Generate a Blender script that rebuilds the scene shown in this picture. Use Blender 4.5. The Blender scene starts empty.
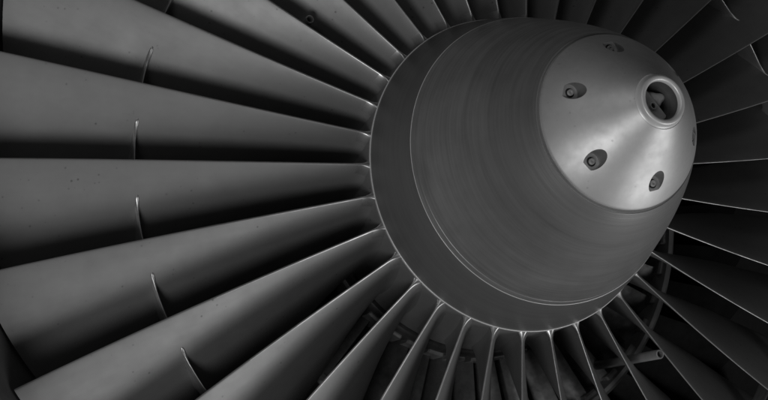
import bpy, bmesh, math, random
from mathutils import Vector, Matrix

# ------------------------------------------------------------------ scale
S = 0.33            # metres per hub radius: all engine shapes below are in hub radii
Z0 = 1.90           # height of the engine axis
NB = 33             # fan blades
DTH = 2 * math.pi / NB
TH0 = 1.8592        # angle of the first blade, counter-clockwise seen from the front
PI = math.pi
scene = bpy.context.scene
COL = scene.collection

def P(r, th, f):    # cylinder coordinates (hub radii, angle, distance forward) -> metres, engine axis along -Y
    return Vector((S * r * math.cos(th), -S * f, S * r * math.sin(th)))

# ------------------------------------------------------------------ camera
cd = bpy.data.cameras.new('camera')
cam = bpy.data.objects.new('camera', cd)
COL.objects.link(cam)
cam.location = (-3.6044 * S, -6.6474 * S, Z0 - 1.9767 * S)
YAW, PIT, FPX = 0.3856, 0.2345, 1247.17
cam.rotation_euler = (PI / 2 + PIT, 0, -YAW)
cd.sensor_fit = 'HORIZONTAL'
cd.sensor_width = 36.0
cd.lens = FPX / 768.0 * 36.0
cd.clip_start = 0.05
cd.clip_end = 100
scene.camera = cam

# ------------------------------------------------------------------ world and lamps
w = bpy.data.worlds.new('World')
scene.world = w
w.use_nodes = True
bg = w.node_tree.nodes['Background']
bg.inputs[0].default_value = (0.5, 0.5, 0.5, 1)
bg.inputs[1].default_value = 0.012

def area(name, pos, target, size, power, shape='DISK', size_y=None):
    ld = bpy.data.lights.new(name, 'AREA')
    ld.shape = shape
    ld.size = size * S
    if size_y:
        ld.size_y = size_y * S
    ld.energy = power
    o = bpy.data.objects.new(name, ld)
    COL.objects.link(o)
    a = Vector((pos[0] * S, -pos[1] * S, Z0 + pos[2] * S))
    t = Vector((target[0] * S, -target[1] * S, Z0 + target[2] * S))
    o.location = a
    o.rotation_euler = (t - a).to_track_quat('-Z', 'Y').to_euler()
    return o

# positions: (right, forward, up) in hub radii
area('key_lamp', (-6.0, 6.5, -6.5), (-0.8, 0, 0), 3.6, 22)
area('floor_bounce', (6.0, 3.5, -6.5), (0.5, 0.7, 0), 7.0, 24)  # unseen lamp added in place of light bouncing off the floor
area('front_fill', (-7.0, 8.0, 3.5), (-0.5, 0, 0.3), 5.0, 5.5)  # unseen fill lamp, added to lift the upper blades

vs = scene.view_settings
vs.view_transform = 'Standard'
vs.look = 'None'
vs.exposure = 0.18
vs.gamma = 1.0
vs.use_curve_mapping = False
scene.cycles.max_bounces = 10
scene.cycles.use_denoising = True

# ------------------------------------------------------------------ materials
def metal(name, lo, hi, rough=(0.34, 0.46), metallic=0.9, grain='blade', scale=6.0, spots=0.0, bump=0.05):
    m = bpy.data.materials.new(name)
    m.use_nodes = True
    nt = m.node_tree
    N, L = nt.nodes, nt.links
    b = N['Principled BSDF']
    tc = N.new('ShaderNodeTexCoord')
    oi = N.new('ShaderNodeObjectInfo')
    mul = N.new('ShaderNodeMath'); mul.operation = 'MULTIPLY'; mul.inputs[1].default_value = 37.0
    L.new(oi.outputs['Random'], mul.inputs[0])
    def noise(vec_scale, sc, detail=4, rough_=0.55):
        mp = N.new('ShaderNodeMapping')
        mp.inputs['Scale'].default_value = vec_scale
        L.new(tc.outputs['Object'], mp.inputs['Vector'])
        n = N.new('ShaderNodeTexNoise')
        n.noise_dimensions = '4D'
        n.inputs['Scale'].default_value = sc
        n.inputs['Detail'].default_value = detail
        n.inputs['Roughness'].default_value = rough_
        L.new(mp.outputs['Vector'], n.inputs['Vector'])
        L.new(mul.outputs[0], n.inputs['W'])
        return n.outputs[0]
    def ramp(sock, a, bb, va, vb):
        mr = N.new('ShaderNodeMapRange')
        mr.inputs['From Min'].default_value = a
        mr.inputs['From Max'].default_value = bb
        mr.inputs['To Min'].default_value = va
        mr.inputs['To Max'].default_value = vb
        L.new(sock, mr.inputs['Value'])
        return mr.outputs['Result']
    def math_(op, a, c):
        n = N.new('ShaderNodeMath'); n.operation = op
        for i, v in enumerate((a, c)):
            if isinstance(v, (int, float)): n.inputs[i].default_value = v
            else: L.new(v, n.inputs[i])
        return n.outputs[0]
    blotch = noise((1, 1, 1), scale, 5, 0.6)
    if grain == 'turned':      # lathe marks round the axis
        fine = noise((1.2, 60, 1.2), 3.0, 3, 0.6)
        fine2 = noise((2.2, 22, 2.2), 2.0, 4, 0.6)
    elif grain == 'blade':     # rubbed along the span
        fine = noise((6, 24, 24), 3.0, 4, 0.6)
        fine2 = noise((1, 1, 1), 34.0, 4, 0.6)
    else:
        fine = noise((1, 1, 1), 60.0, 3, 0.6)
        fine2 = noise((1, 1, 1), 18.0, 4, 0.6)
    mixv = math_('ADD', math_('MULTIPLY', blotch, 0.5), math_('ADD', math_('MULTIPLY', fine, 0.25), math_('MULTIPLY', fine2, 0.25)))
    col = ramp(mixv, 0.36, 0.64, lo, hi)
    if spots > 0:
        v = N.new('ShaderNodeTexVoronoi')
        v.voronoi_dimensions = '4D'
        v.inputs['Scale'].default_value = 75.0
        L.new(tc.outputs['Object'], v.inputs['Vector'])
        L.new(mul.outputs[0], v.inputs['W'])
        sp = ramp(v.outputs['Distance'], 0.08, 0.22, spots, 0.0)
        gate = ramp(noise((1, 1, 1), 14.0, 2, 0.5), 0.46, 0.58, 0.0, 1.0)
        keep = math_('SUBTRACT', 1.0, math_('MULTIPLY', sp, gate))
        col = math_('MULTIPLY', col, keep)
    cc = N.new('ShaderNodeCombineColor')
    for i in range(3):
        L.new(col, cc.inputs[i])
    L.new(cc.outputs[0], b.inputs['Base Color'])
    b.inputs['Metallic'].default_value = metallic
    L.new(ramp(mixv, 0.36, 0.64, rough[1], rough[0]), b.inputs['Roughness'])
    if grain == 'turned':
        tn = N.new('ShaderNodeTangent'); tn.direction_type = 'RADIAL'; tn.axis = 'Y'
        L.new(tn.outputs[0], b.inputs['Tangent'])
        b.inputs['Anisotropic'].default_value = 0.6
    if bump:
        bp = N.new('ShaderNodeBump')
        bp.inputs['Strength'].default_value = bump
        bp.inputs['Distance'].default_value = 0.002
        L.new(math_('ADD', fine, math_('MULTIPLY', blotch, 0.7)), bp.inputs['Height'])
        L.new(bp.outputs[0], b.inputs['Normal'])
    return m

M_BLADE = metal('blade_titanium', 0.305, 0.36, (0.46, 0.50), 0.6, 'blade', 16.0, spots=0.5, bump=0.02)
M_EDGE = metal('blade_polished_edge_glint', 0.40, 0.80, (0.30, 0.44), 0.85, 'blade', 30.0, bump=0.05)  # edge polish, also used to paint glints at roots and snubbers
M_SPIN = metal('spinner_turned_metal', 0.36, 0.80, (0.28, 0.46), 0.75, 'turned', 4.0, bump=0.10)
M_RING = metal('fairing_metal', 0.27, 0.37, (0.42, 0.50), 0.7, 'turned', 4.0, bump=0.03)
M_CAP = metal('cap_metal', 0.66, 0.84, (0.44, 0.52), 0.55, 'cast', 22.0, spots=0.25, bump=0.04)
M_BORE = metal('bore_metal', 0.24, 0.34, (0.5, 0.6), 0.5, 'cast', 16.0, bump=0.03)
M_LIP = metal('polished_lip', 0.88, 0.94, (0.30, 0.38), 0.25, 'turned', 9.0, bump=0.03)
M_BOLT = metal('bolt_steel', 0.60, 0.75, (0.45, 0.55), 0.4, 'cast', 30.0, bump=0.02)
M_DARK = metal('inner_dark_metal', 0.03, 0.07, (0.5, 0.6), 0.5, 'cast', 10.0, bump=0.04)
M_SLEEVE = metal('sleeve_metal', 0.16, 0.26, (0.4, 0.5), 0.6, 'turned', 10.0, bump=0.04)
M_INNER = metal('inner_fitting_metal', 0.60, 0.80, (0.42, 0.5), 0.4, 'cast', 20.0, bump=0.06)
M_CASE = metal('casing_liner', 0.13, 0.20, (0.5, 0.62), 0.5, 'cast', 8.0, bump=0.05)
M_BAND = metal('cap_edge_shade_metal', 0.34, 0.44, (0.5, 0.58), 0.6, 'turned', 6.0, bump=0.02)  # darker tone that keeps the cap's edge wall looking shaded
M_SPLIT = metal('splitter_metal', 0.45, 0.65, (0.42, 0.52), 0.7, 'turned', 8.0, bump=0.05)
M_FOOT = metal('vane_foot_metal', 0.30, 0.48, (0.42, 0.52), 0.6, 'cast', 30.0, spots=0.6, bump=0.1)
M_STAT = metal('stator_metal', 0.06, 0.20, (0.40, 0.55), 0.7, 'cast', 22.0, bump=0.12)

# ------------------------------------------------------------------ mesh helpers
def obj(name, verts, faces, mat, parent, smooth=True, angle=35, slots=None, second=None):
    me = bpy.data.meshes.new(name)
    me.from_pydata([tuple(v) for v in verts], [], faces)
    if slots:
        me.polygons.foreach_set('material_index', slots)
    bm = bmesh.new(); bm.from_mesh(me)
    bmesh.ops.remove_doubles(bm, verts=bm.verts, dist=1e-6)
    bmesh.ops.recalc_face_normals(bm, faces=bm.faces)
    bm.to_mesh(me); bm.free()
    if smooth:
        me.shade_smooth()
        me.set_sharp_from_angle(angle=math.radians(angle))
    me.materials.append(mat)
    if second:
        me.materials.append(second)
    o = bpy.data.objects.new(name, me)
    COL.objects.link(o)
    if parent is not None:
        o.parent = parent
    return o

def lathe_data(prof, seg=160, closed=False):
    V, F = [], []
    n = len(prof)
    for r, f in prof:
        for j in range(seg):
            V.append(P(r, 2 * PI * j / seg, f))
    for i in range(n if closed else n - 1):
        a, b = i * seg, ((i + 1) % n) * seg
        for j in range(seg):
            k = (j + 1) % seg
            F.append((a + j, a + k, b + k, b + j))
    return V, F

def lathe(name, prof, mat, parent, seg=160, closed=True, angle=35):
    V, F = lathe_data(prof, seg, closed)
    return obj(name, V, F, mat, parent, True, angle)

def empty(name, label, cat):
    o = bpy.data.objects.new(name, None)
    COL.objects.link(o)
    o.location = (0, 0, Z0)
    o.empty_display_size = 0.2
    o['label'] = label
    o['category'] = cat
    return o

# spinner outline: radius as a function of the forward distance (cubic Hermite)
KN = [(-0.02, 1.0, -0.25), (0.343, 0.885, -0.39), (1.159, 0.49, -0.66), (1.30, 0.378, -0.92), (1.541, 0.136, -1.05)]
def spin_r(f):
    for (f0, r0, m0), (f1, r1, m1) in zip(KN, KN[1:]):
        if f <= f1 or (f1 == KN[-1][0]):
            h = f1 - f0; t = (f - f0) / h
            return ((2*t**3 - 3*t*t + 1) * r0 + (t**3 - 2*t*t + t) * h * m0 + (-2*t**3 + 3*t*t) * r1 + (t**3 - t*t) * h * m1)
def spin_prof(f0, f1, n):
    return [(spin_r(f0 + (f1 - f0) * i / n), f0 + (f1 - f0) * i / n) for i in range(n + 1)]

def hub_r(f):       # flow path at the blade roots, rising to the rear
    return 1.0 + 0.07 * max(0.0, -f)
def tip_r(f):       # casing narrows to the rear
    return 3.285 + 0.52 * max(-0.7, min(0.15, f))

# ================================================================== FAN ROTOR
rotor = empty('fan_rotor', 'big grey metal jet engine fan with conical spinner and ring of twisted blades', 'fan')

# --- hub drum carrying the blades
lathe('hub_drum', [(0.992, -0.006), (0.999, -0.010)] + [(hub_r(-0.02 - 0.6 * i / 12), -0.02 - 0.6 * i / 12) for i in range(13)] + [(0.9, -0.62), (0.9, -0.008)],
      M_BLADE, rotor, 198)

# --- rear fairing ring of the spinner
pr = spin_prof(0.004, 0.338, 14)
lathe('fairing_ring', [(0.93, 0.004), (pr[0][0] - 0.004, 0.0)] + pr + [(spin_r(0.34) - 0.003, 0.343), (spin_r(0.34) - 0.02, 0.344), (spin_r(0.34) - 0.05, 0.30)],
      M_RING, rotor, 192)
# --- spinner cone
pr = [(r - (0.0025 if 0.376 < f < 0.384 else 0.0), f) for r, f in spin_prof(0.352, 0.40, 12)] + spin_prof(0.42, 1.134, 40)
lathe('spinner_cone', [(spin_r(0.346) - 0.04, 0.30), (spin_r(0.346) - 0.012, 0.345), (spin_r(0.346) - 0.003, 0.348)] + pr +
      [(spin_r(1.134) - 0.003, 1.1345), (spin_r(1.134) - 0.014, 1.130), (0.42, 1.05)], M_SPIN, rotor, 192)

lathe('cap_edge_shade', [(0.4975, 1.126), (0.4985, 1.133), (0.4945, 1.1455), (0.4900, 1.1465), (0.47, 1.13), (0.47, 1.10)], M_BAND, rotor, 192, True, 30)  # cap's edge wall, shade put into its colour against the key light
# pale beads added as painted highlights: the rear rim of the fairing and the joint of cone and fairing
def rim(name, r, f, t):
    lathe(name, [(r + t * math.cos(a), f + t * math.sin(a)) for a in [2 * PI * q / 8 for q in range(8)]], M_LIP, rotor, 192, True, 80)
rim('rear_rim_highlight', spin_r(0.0) + 0.001, 0.002, 0.0036)
rim('joint_highlight', spin_r(0.345) - 0.0012, 0.345, 0.0024)

# --- nose cap, with six axial spot-face pockets cut into it
RB, THB = 0.378, 1.8758
cap_out = [(0.486, 1.128), (0.490, 1.150), (0.4905, 1.157)] + spin_prof(1.159, 1.528, 46)
cap_in = [(r - 0.05 if r > 0.2 else r - 0.03, f - 0.09) for r, f in reversed(spin_prof(1.159, 1.528, 10))]
cap = lathe('nose_cap', cap_out + cap_in + [(0.45, 1.11)], M_CAP, rotor, 256, True, 32)
f_floor = 1.256
cut_bm = bmesh.new()
for k in range(6):
    c = P(RB, THB + k * PI / 3, 0)
    mat = Matrix.Translation((c.x, -S * (f_floor + 0.2), c.z)) @ Matrix.Rotation(PI / 2, 4, 'X')
    bmesh.ops.create_cone(cut_bm, cap_ends=True, segments=40, radius1=0.0475 * S, radius2=0.0475 * S, depth=0.4 * S, matrix=mat)
cme = bpy.data.meshes.new('cutter'); cut_bm.to_mesh(cme); cut_bm.free()
cut = bpy.data.objects.new('cutter', cme); COL.objects.link(cut); cut.parent = rotor
md = cap.modifiers.new('cut', 'BOOLEAN'); md.operation = 'DIFFERENCE'; md.object = cut; md.solver = 'EXACT'
bpy.context.view_layer.update()
dg = bpy.context.evaluated_depsgraph_get()
nm = bpy.data.meshes.new_from_object(cap.evaluated_get(dg))
cap.modifiers.clear()
cap.data = nm
nm.name = 'nose_cap'
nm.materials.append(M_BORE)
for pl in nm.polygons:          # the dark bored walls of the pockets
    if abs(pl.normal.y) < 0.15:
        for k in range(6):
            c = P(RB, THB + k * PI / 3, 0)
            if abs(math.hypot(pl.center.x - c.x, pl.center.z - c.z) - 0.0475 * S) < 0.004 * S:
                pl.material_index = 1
nm.shade_smooth(); nm.set_sharp_from_angle(angle=math.radians(32))
bpy.data.objects.remove(cut)
# pocket floors' bolts: washer and socket-head screw
def lathe_at(name, prof, mat, parent, loc, seg=28):
    V, F = lathe_data(prof, seg, True)
    o = obj(name, V, F, mat, parent, True, 40)
    o.location = loc
    return o
bolt0 = wash0 = None
for k in range(6):
    c = P(RB, THB + k * PI / 3, f_floor)
    if bolt0 is None:
        bolt0 = lathe_at('bolt', [(0.0001, 0.008), (0.0065, 0.008), (0.007, 0.015), (0.0155, 0.0155), (0.017, 0.013), (0.017, -0.002), (0.0001, -0.002)], M_BOLT, cap, c)
        wash0 = lathe_at('washer', [(0.013, 0.003), (0.0245, 0.003), (0.026, 0.002), (0.026, -0.002), (0.013, -0.002)], M_DARK, cap, c)
    else:
        for src in (bolt0, wash0):
            o = src.copy(); COL.objects.link(o); o.parent = cap; o.location = c

# --- nose ring round the opening and what shows inside it
lip = [(0.158, 1.512), (0.147, 1.525), (0.1385, 1.535), (0.1350, 1.543), (0.1335, 1.551), (0.1315, 1.557), (0.1280, 1.5605), (0.1220, 1.5625), (0.1150, 1.5620), (0.1085, 1.559),
       (0.1045, 1.554), (0.1030, 1.547), (0.1030, 1.535), (0.113, 1.525), (0.123, 1.50), (0.148, 1.49)]
nose = lathe('nose_ring', lip, M_LIP, rotor, 96, True, 30)
lathe('inner_sleeve', [(0.112, 1.537), (0.1025, 1.535), (0.1022, 1.50), (0.100, 1.495), (0.098, 1.44), (0.095, 1.435), (0.095, 1.32), (0.114, 1.32)], M_SLEEVE, nose, 64)
lathe('inner_plate', [(0.0001, 1.37), (0.06, 1.37), (0.10, 1.36), (0.10, 1.33), (0.0001, 1.33)], M_DARK, nose, 48)
# a half-round boss and a flat tab with an eyelet seen in the opening
V, F = [], []
for i in range(13):
    for j in range(24):
        a = PI / 2 * i / 12
        rr = (0.060 + 0.012 * math.sin(3 * 2 * PI * j / 24)) * math.sin(a) ** 0.7 + 1e-5
        V.append(Vector((S * (0.030 + rr * math.cos(2 * PI * j / 24)), -S * (1.37 + 0.105 * math.cos(a) ** 0.6), S * (0.040 + 0.8 * rr * math.sin(2 * PI * j / 24)))))
for i in range(12):
    for j in range(24):
        k = (j + 1) % 24
        F.append((i * 24 + j, i * 24 + k, (i + 1) * 24 + k, (i + 1) * 24 + j))
obj('boss', V, F, M_INNER, nose)
tabp = [(-0.052, 0.072), (-0.038, 0.066), (0.070, -0.052), (0.066, -0.066), (0.03, -0.09), (-0.03, -0.09), (-0.075, -0.06), (-0.093, 0.0), (-0.085, 0.04)]
V = [Vector((S * x, -S * 1.475, S * z)) for x, z in tabp] + [Vector((S * x, -S * 1.37, S * z)) for x, z in tabp]
n = len(tabp)
obj('tab', V, [tuple(range(n)), tuple(range(2 * n - 1, n - 1, -1))] + [(i, (i + 1) % n, n + (i + 1) % n, n + i) for i in range(n)], M_INNER, nose, False)
lathe_at('eyelet', [(0.0135, 0.0), (0.0145, 0.012), (0.020, 0.013), (0.022, 0.008), (0.022, -0.004), (0.0135, -0.004)], M_INNER, nose, (-0.012 * S, -1.477 * S, -0.012 * S), 24)
lathe_at('eyelet_bore', [(0.0001, 0.002), (0.0138, 0.002), (0.0138, -0.002), (0.0001, -0.002)], M_DARK, nose, (-0.012 * S, -1.477 * S, -0.012 * S), 24)

# --- blades
def lerp(a, b, t): return a + (b - a) * t
def stagger(r, s):          # angle of the camber line from the axis at chord fraction s
    A = [(0.9, 12), (1.0, 14.5), (1.15, 19.5), (1.3, 24.5), (1.5, 31), (1.75, 38.5), (2.0, 45), (2.5, 54.5), (3.0, 59), (3.5, 62)]
    for (ra, aa), (rb, ab) in zip(A, A[1:]):
        if r <= rb or rb == 3.5:
            mid = math.radians(lerp(aa, ab, (r - ra) / (rb - ra))); break
    u = min(1.0, max(0.0, (r - 1) / 2.3))
    turn = lerp(0.44, 0.12, min(1.0, u * 1.4) ** 0.5)      # camber falls towards the tip
    return mid + turn * (0.5 - s)
def chord(r): 
    return lerp(0.57, 0.76, min(1.2, max(0.0, (r - 1) / 2.3)))
def le_f(r): return -0.012 - 0.1033 * (r - 1) + 0.0417 * (r - 1) ** 2
def le_th(r): return 0.0064 * (r - 1) + 0.0018 * (r - 1) ** 2
NS = 40
def camber(r):              # list of (s, axial, tangential, angle)
    c = chord(r); out = []; ax = tg = 0.0
    for i in range(NS + 1):
        s = 0.5 - 0.5 * math.cos(PI * i / NS)
        out.append((s, ax, tg, stagger(r, s)))
        s2 = 0.5 - 0.5 * math.cos(PI * (i + 1) / NS)
        a = stagger(r, 0.5 * (s + s2))
        ax -= c * (s2 - s) * math.cos(a); tg += c * (s2 - s) * math.sin(a)
    return out
def half_thick(r, s):
    u = min(1.0, max(0.0, (r - 1) / 2.3))
    tm = chord(r) * lerp(0.070, 0.028, u ** 0.7)
    e = max(0.0, 4 * s * (1 - s))
    return 0.5 * tm * e ** 0.62
def fillet(r):
    x = (r - 1.0) / 0.085
    return 0.020 * (1 - x) ** 3 if x < 1 else 0.0
EDGE = 0.0042
def section(r):             # outline: convex side to the rear, trailing edge, hollow side back, round leading edge
    cm = camber(r); fl = fillet(r)
    up, lo = [], []
    for s, ax, tg, a in cm:
        h = half_thick(r, s) + EDGE + fl
        nx, nt = math.sin(a), math.cos(a)      # towards the front and counter-clockwise
        up.append((ax + nx * h, tg + nt * h))
        lo.append((ax - nx * h, tg - nt * h))
    _, ax, tg, a = cm[-1]
    te = [(ax - (EDGE + fl) * math.cos(a), tg + (EDGE + fl) * math.sin(a))]
    a = cm[0][3]; e = EDGE + fl
    le = []
    for q in (135, 90, 45):                     # angle from the convex-side normal
        c_, s_ = math.cos(math.radians(q)), math.sin(math.radians(q)) * (EDGE + 0.15 * fl) / e
        le.append((e * (c_ * math.sin(a) + s_ * math.cos(a)), e * (c_ * math.cos(a) - s_ * math.sin(a))))
    return up + te + lo[::-1] + le
rs = [0.985, 0.995, 1.0, 1.006, 1.013, 1.021, 1.03, 1.04, 1.052, 1.066, 1.085, 1.11] + [1.11 + 2.19 * ((i + 1) / 44) for i in range(44)]
RMAX = rs[-1]
V, F = [], []
for r in rs:
    sec = section(r)
    t = (r - 1.0) / (RMAX - 1.0)
    for ax, tg in sec:
        f = le_f(r) + ax
        th = le_th(r) + tg / r
        rr = lerp(hub_r(f), tip_r(f), t) if t > 0 else hub_r(f) + (r - 1.0)
        V.append(P(rr, th, f))
n = len(section(1.0))
MI = []
for i in range(len(rs) - 1):
    for j in range(n):
        k = (j + 1) % n
        F.append((i * n + j, i * n + k, (i + 1) * n + k, (i + 1) * n + j))
        MI.append(1 if ((rs[i] < 2.1 and (j < 2 or j >= n - 4)) or (i < 9 and (j < 9 or j >= n - 12))) else 0)  # polished inner leading edge, plus root faces lightened as painted glints
top = (len(rs) - 1) * n
for j in range(NS):             # closing the tip with a strip of quads
    F.append((top + j, top + j + 1, top + 2 * NS + 1 - j, top + 2 * NS + 2 - j))
F.append((top + NS, top + NS + 1, top + NS + 2))
F.append((top, top + 2 * NS + 2, top + 2 * NS + 3, top + 2 * NS + 4, top + 2 * NS + 5))
MI += [0] * (NS + 2)
blade0 = obj('fan_blade', V, F, M_BLADE, rotor, True, 60, MI, M_EDGE)

# --- mid-span snubber: thin shelf from the convex face across to the next blade
RSN = 2.35
def surf(r, s, sign):
    cm = camber(r)
    i = min(range(NS + 1), key=lambda q: abs(cm[q][0] - s))
    _, ax, tg, a = cm[i]
    h = half_thick(r, s) + 0.0032
    return le_f(r) + ax + sign * math.sin(a) * h, le_th(r) * r + tg + sign * math.cos(a) * h
def make_snubber():
    V, F = [], []
    s0, s1 = 0.385, 0.68          # chordwise extent of the shelf
    a0 = surf(RSN, s0, 1); a1 = surf(RSN, s1, 1)
    b0 = surf(RSN, s0 - 0.10, -1); b1 = surf(RSN, s1 - 0.02, -1)
    b0 = (b0[0], b0[1] + DTH * RSN); b1 = (b1[0], b1[1] + DTH * RSN)
    NU, NK = 22, 20
    for i in range(NU + 1):
        u = i / NU
        u = u ** 1.6
        e0 = (lerp(a0[0], b0[0], u), lerp(a0[1], b0[1], u)); e1 = (lerp(a1[0], b1[0], u), lerp(a1[1], b1[1], u))
        d = math.hypot(b0[0] - a0[0], b0[1] - a0[1]) * u
        root = math.exp(-d / 0.022)
        th = 0.0078 + 0.010 * root
        grow = 0.07 * root
        cx, cy = (e0[0] + e1[0]) / 2, (e0[1] + e1[1]) / 2
        dx, dy = (e0[0] - e1[0]) / 2, (e0[1] - e1[1]) / 2
        L = math.hypot(dx, dy)
        k_ = (L + grow) / L
        for j in range(NK):
            ang = 2 * PI * j / NK
            cc, ss = math.cos(ang), math.sin(ang)
            cc = math.copysign(abs(cc) ** 0.45, cc)
            f = cx + dx * cc * k_; tq = cy + dy * cc * k_
            if i == 0: tq -= 0.02; f -= 0.02
            V.append(P(RSN + th * ss, tq / RSN, f))
    for i in range(NU):
        for j in range(NK):
            k = (j + 1) % NK
            F.append((i * NK + j, i * NK + k, (i + 1) * NK + k, (i + 1) * NK + j))
    MI = [1 if (j in (NK - 4, NK - 3, NK - 2, NK - 1, 0, 1, 2, 3)) else 0 for i in range(NU) for j in range(NK)] + [0, 0]  # front edge given the lighter material to paint its bright line
    F.append(tuple(range(NK))); F.append(tuple(range(NU * NK, NU * NK + NK)))
    return obj('snubber', V, F, M_BLADE, blade0, True, 60, MI, M_EDGE)
snub0 = make_snubber()
for k in range(NB):
    if k == 0:
        b = blade0
    else:
        b = blade0.copy(); COL.objects.link(b); b.parent = rotor
        sn = snub0.copy(); COL.objects.link(sn); sn.parent = b
    b.rotation_euler = (0, -(TH0 + k * DTH), 0)

# ================================================================== CASING AND STATORS BEHIND THE FAN
case = empty('fan_casing', 'dark round casing with guide vanes seen through gaps behind the fan blades', 'casing')
prof = [(tip_r(f) + 0.022, f) for f in (-0.75, -0.6, -0.45, -0.3, -0.15, 0.0, 0.12)]
prof = [(3.07, -3.0), (3.07, -1.2)] + prof + [(3.375, 0.2), (3.41, 0.32), (3.48, 0.42), (3.58, 0.47), (3.70, 0.45), (3.76, 0.36), (3.76, -3.0)]
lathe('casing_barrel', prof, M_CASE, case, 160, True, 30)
lathe('rear_blocker', [(0.3, -2.9), (3.2, -2.9), (3.2, -2.98), (0.3, -2.98)], M_DARK, case, 64)  # dark disc added behind everything to keep the world background out
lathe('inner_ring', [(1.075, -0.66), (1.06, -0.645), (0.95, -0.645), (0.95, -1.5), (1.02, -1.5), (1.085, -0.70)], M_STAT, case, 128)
lathe('splitter_ring', [(1.655, -0.735), (1.635, -0.722), (1.612, -0.730), (1.600, -0.76), (1.50, -1.6), (1.56, -1.6), (1.72, -1.45), (1.78, -2.9), (1.84, -2.9), (1.80, -1.4), (1.665, -0.76)],
      M_SPLIT, case, 160)
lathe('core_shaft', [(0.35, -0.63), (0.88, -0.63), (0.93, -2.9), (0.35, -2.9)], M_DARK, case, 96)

def vane(name, r0, r1, f0, c, ang, turn, tmax, mat, nsp=8):
    V, F = [], []
    NC = 10
    for i in range(nsp + 1):
        r = lerp(r0, r1, i / nsp)
        ax, tg, pts = 0.0, 0.0, []
        for q in range(NC + 1):
            s = q / NC
            a = ang + turn * (s - 0.5)
            pts.append((s, ax, tg, a))
            ax -= c / NC * math.cos(a); tg += c / NC * math.sin(a)
        ring = []
        for s, ax, tg, a in pts:
            h = 0.5 * tmax * (4 * s * (1 - s)) ** 0.6 + 0.004
            ring.append((ax + math.sin(a) * h, tg + math.cos(a) * h))
        low = []
        for s, ax, tg, a in pts:
            h = 0.5 * tmax * (4 * s * (1 - s)) ** 0.6 + 0.004
            low.append((ax - math.sin(a) * h, tg - math.cos(a) * h))
        for ax, tg in ring + low[::-1]:
            V.append(P(r, tg / r, f0 + ax))
    n = 2 * (NC + 1)
    for i in range(nsp):
        for j in range(n):
            k = (j + 1) % n
            F.append((i * n + j, i * n + k, (i + 1) * n + k, (i + 1) * n + j))
    return obj(name, V, F, mat, case, True, 50)
def ring_of(src, count, th0):
    feet = list(src.children)
    for k in range(count):
        o = src if k == 0 else src.copy()
        if k:
            COL.objects.link(o); o.parent = case
            for ch in feet:
                c = ch.copy(); COL.objects.link(c); c.parent = o
        o.rotation_euler = (0, -(th0 + 2 * PI * k / count), 0)
def ring_sector(name, r0, r1, f0, f1, half, mat, parent, bev=0.012):   # small block following the ring
    V, F = [], []
    prof = [(r0, f1), (r0, f0 - bev), (r0 + bev, f0), (r1 - bev, f0), (r1, f0 - bev), (r1, f1)]
    angs = [-half, -half * 0.85, 0.0, half * 0.85, half]
    for q, a in enumerate(angs):
        for r, f in prof:
            V.append(P(r, a, f - (bev if q in (0, 4) else 0)))
    m = len(prof)
    for q in range(4):
        for i in range(m):
            k = (i + 1) % m
            F.append((q * m + i, q * m + k, (q + 1) * m + k, (q + 1) * m + i))
    F.append(tuple(range(m))); F.append(tuple(range(4 * m, 5 * m)))
    return obj(name, V, F, mat, parent, True, 30)
def add_feet(src):
    ring_sector('vane_foot', 1.04, 1.105, -0.70, -0.95, 0.052, M_FOOT, src)
    ring_sector('vane_foot', 1.57, 1.625, -0.755, -1.05, 0.032, M_FOOT, src)
    return src
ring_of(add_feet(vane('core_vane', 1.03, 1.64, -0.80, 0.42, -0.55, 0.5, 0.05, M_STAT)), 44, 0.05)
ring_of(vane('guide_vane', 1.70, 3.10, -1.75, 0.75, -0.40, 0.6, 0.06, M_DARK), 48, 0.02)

# two open tubes standing forward between the blades
def tube(th, r, f_tip, length, rad):
    c = P(r, th, 0)
    prof = [(rad, 0.0), (rad * 0.9, 0.004), (rad * 0.72, 0.004), (rad * 0.68, 0.0), (rad * 0.66, -0.25), (rad * 0.05, -0.25), (rad * 0.05, -length), (rad, -length)]
    V, F = lathe_data(prof, 28, True)
    o = obj('tube', V, F, M_SPLIT, case, True, 40)
    o.location = (c.x, -S * f_tip, c.z)
tube(math.radians(-48.6), 1.46, 0.01, 0.75, 0.030)
tube(math.radians(147.5), 1.592, -0.125, 0.60, 0.027)
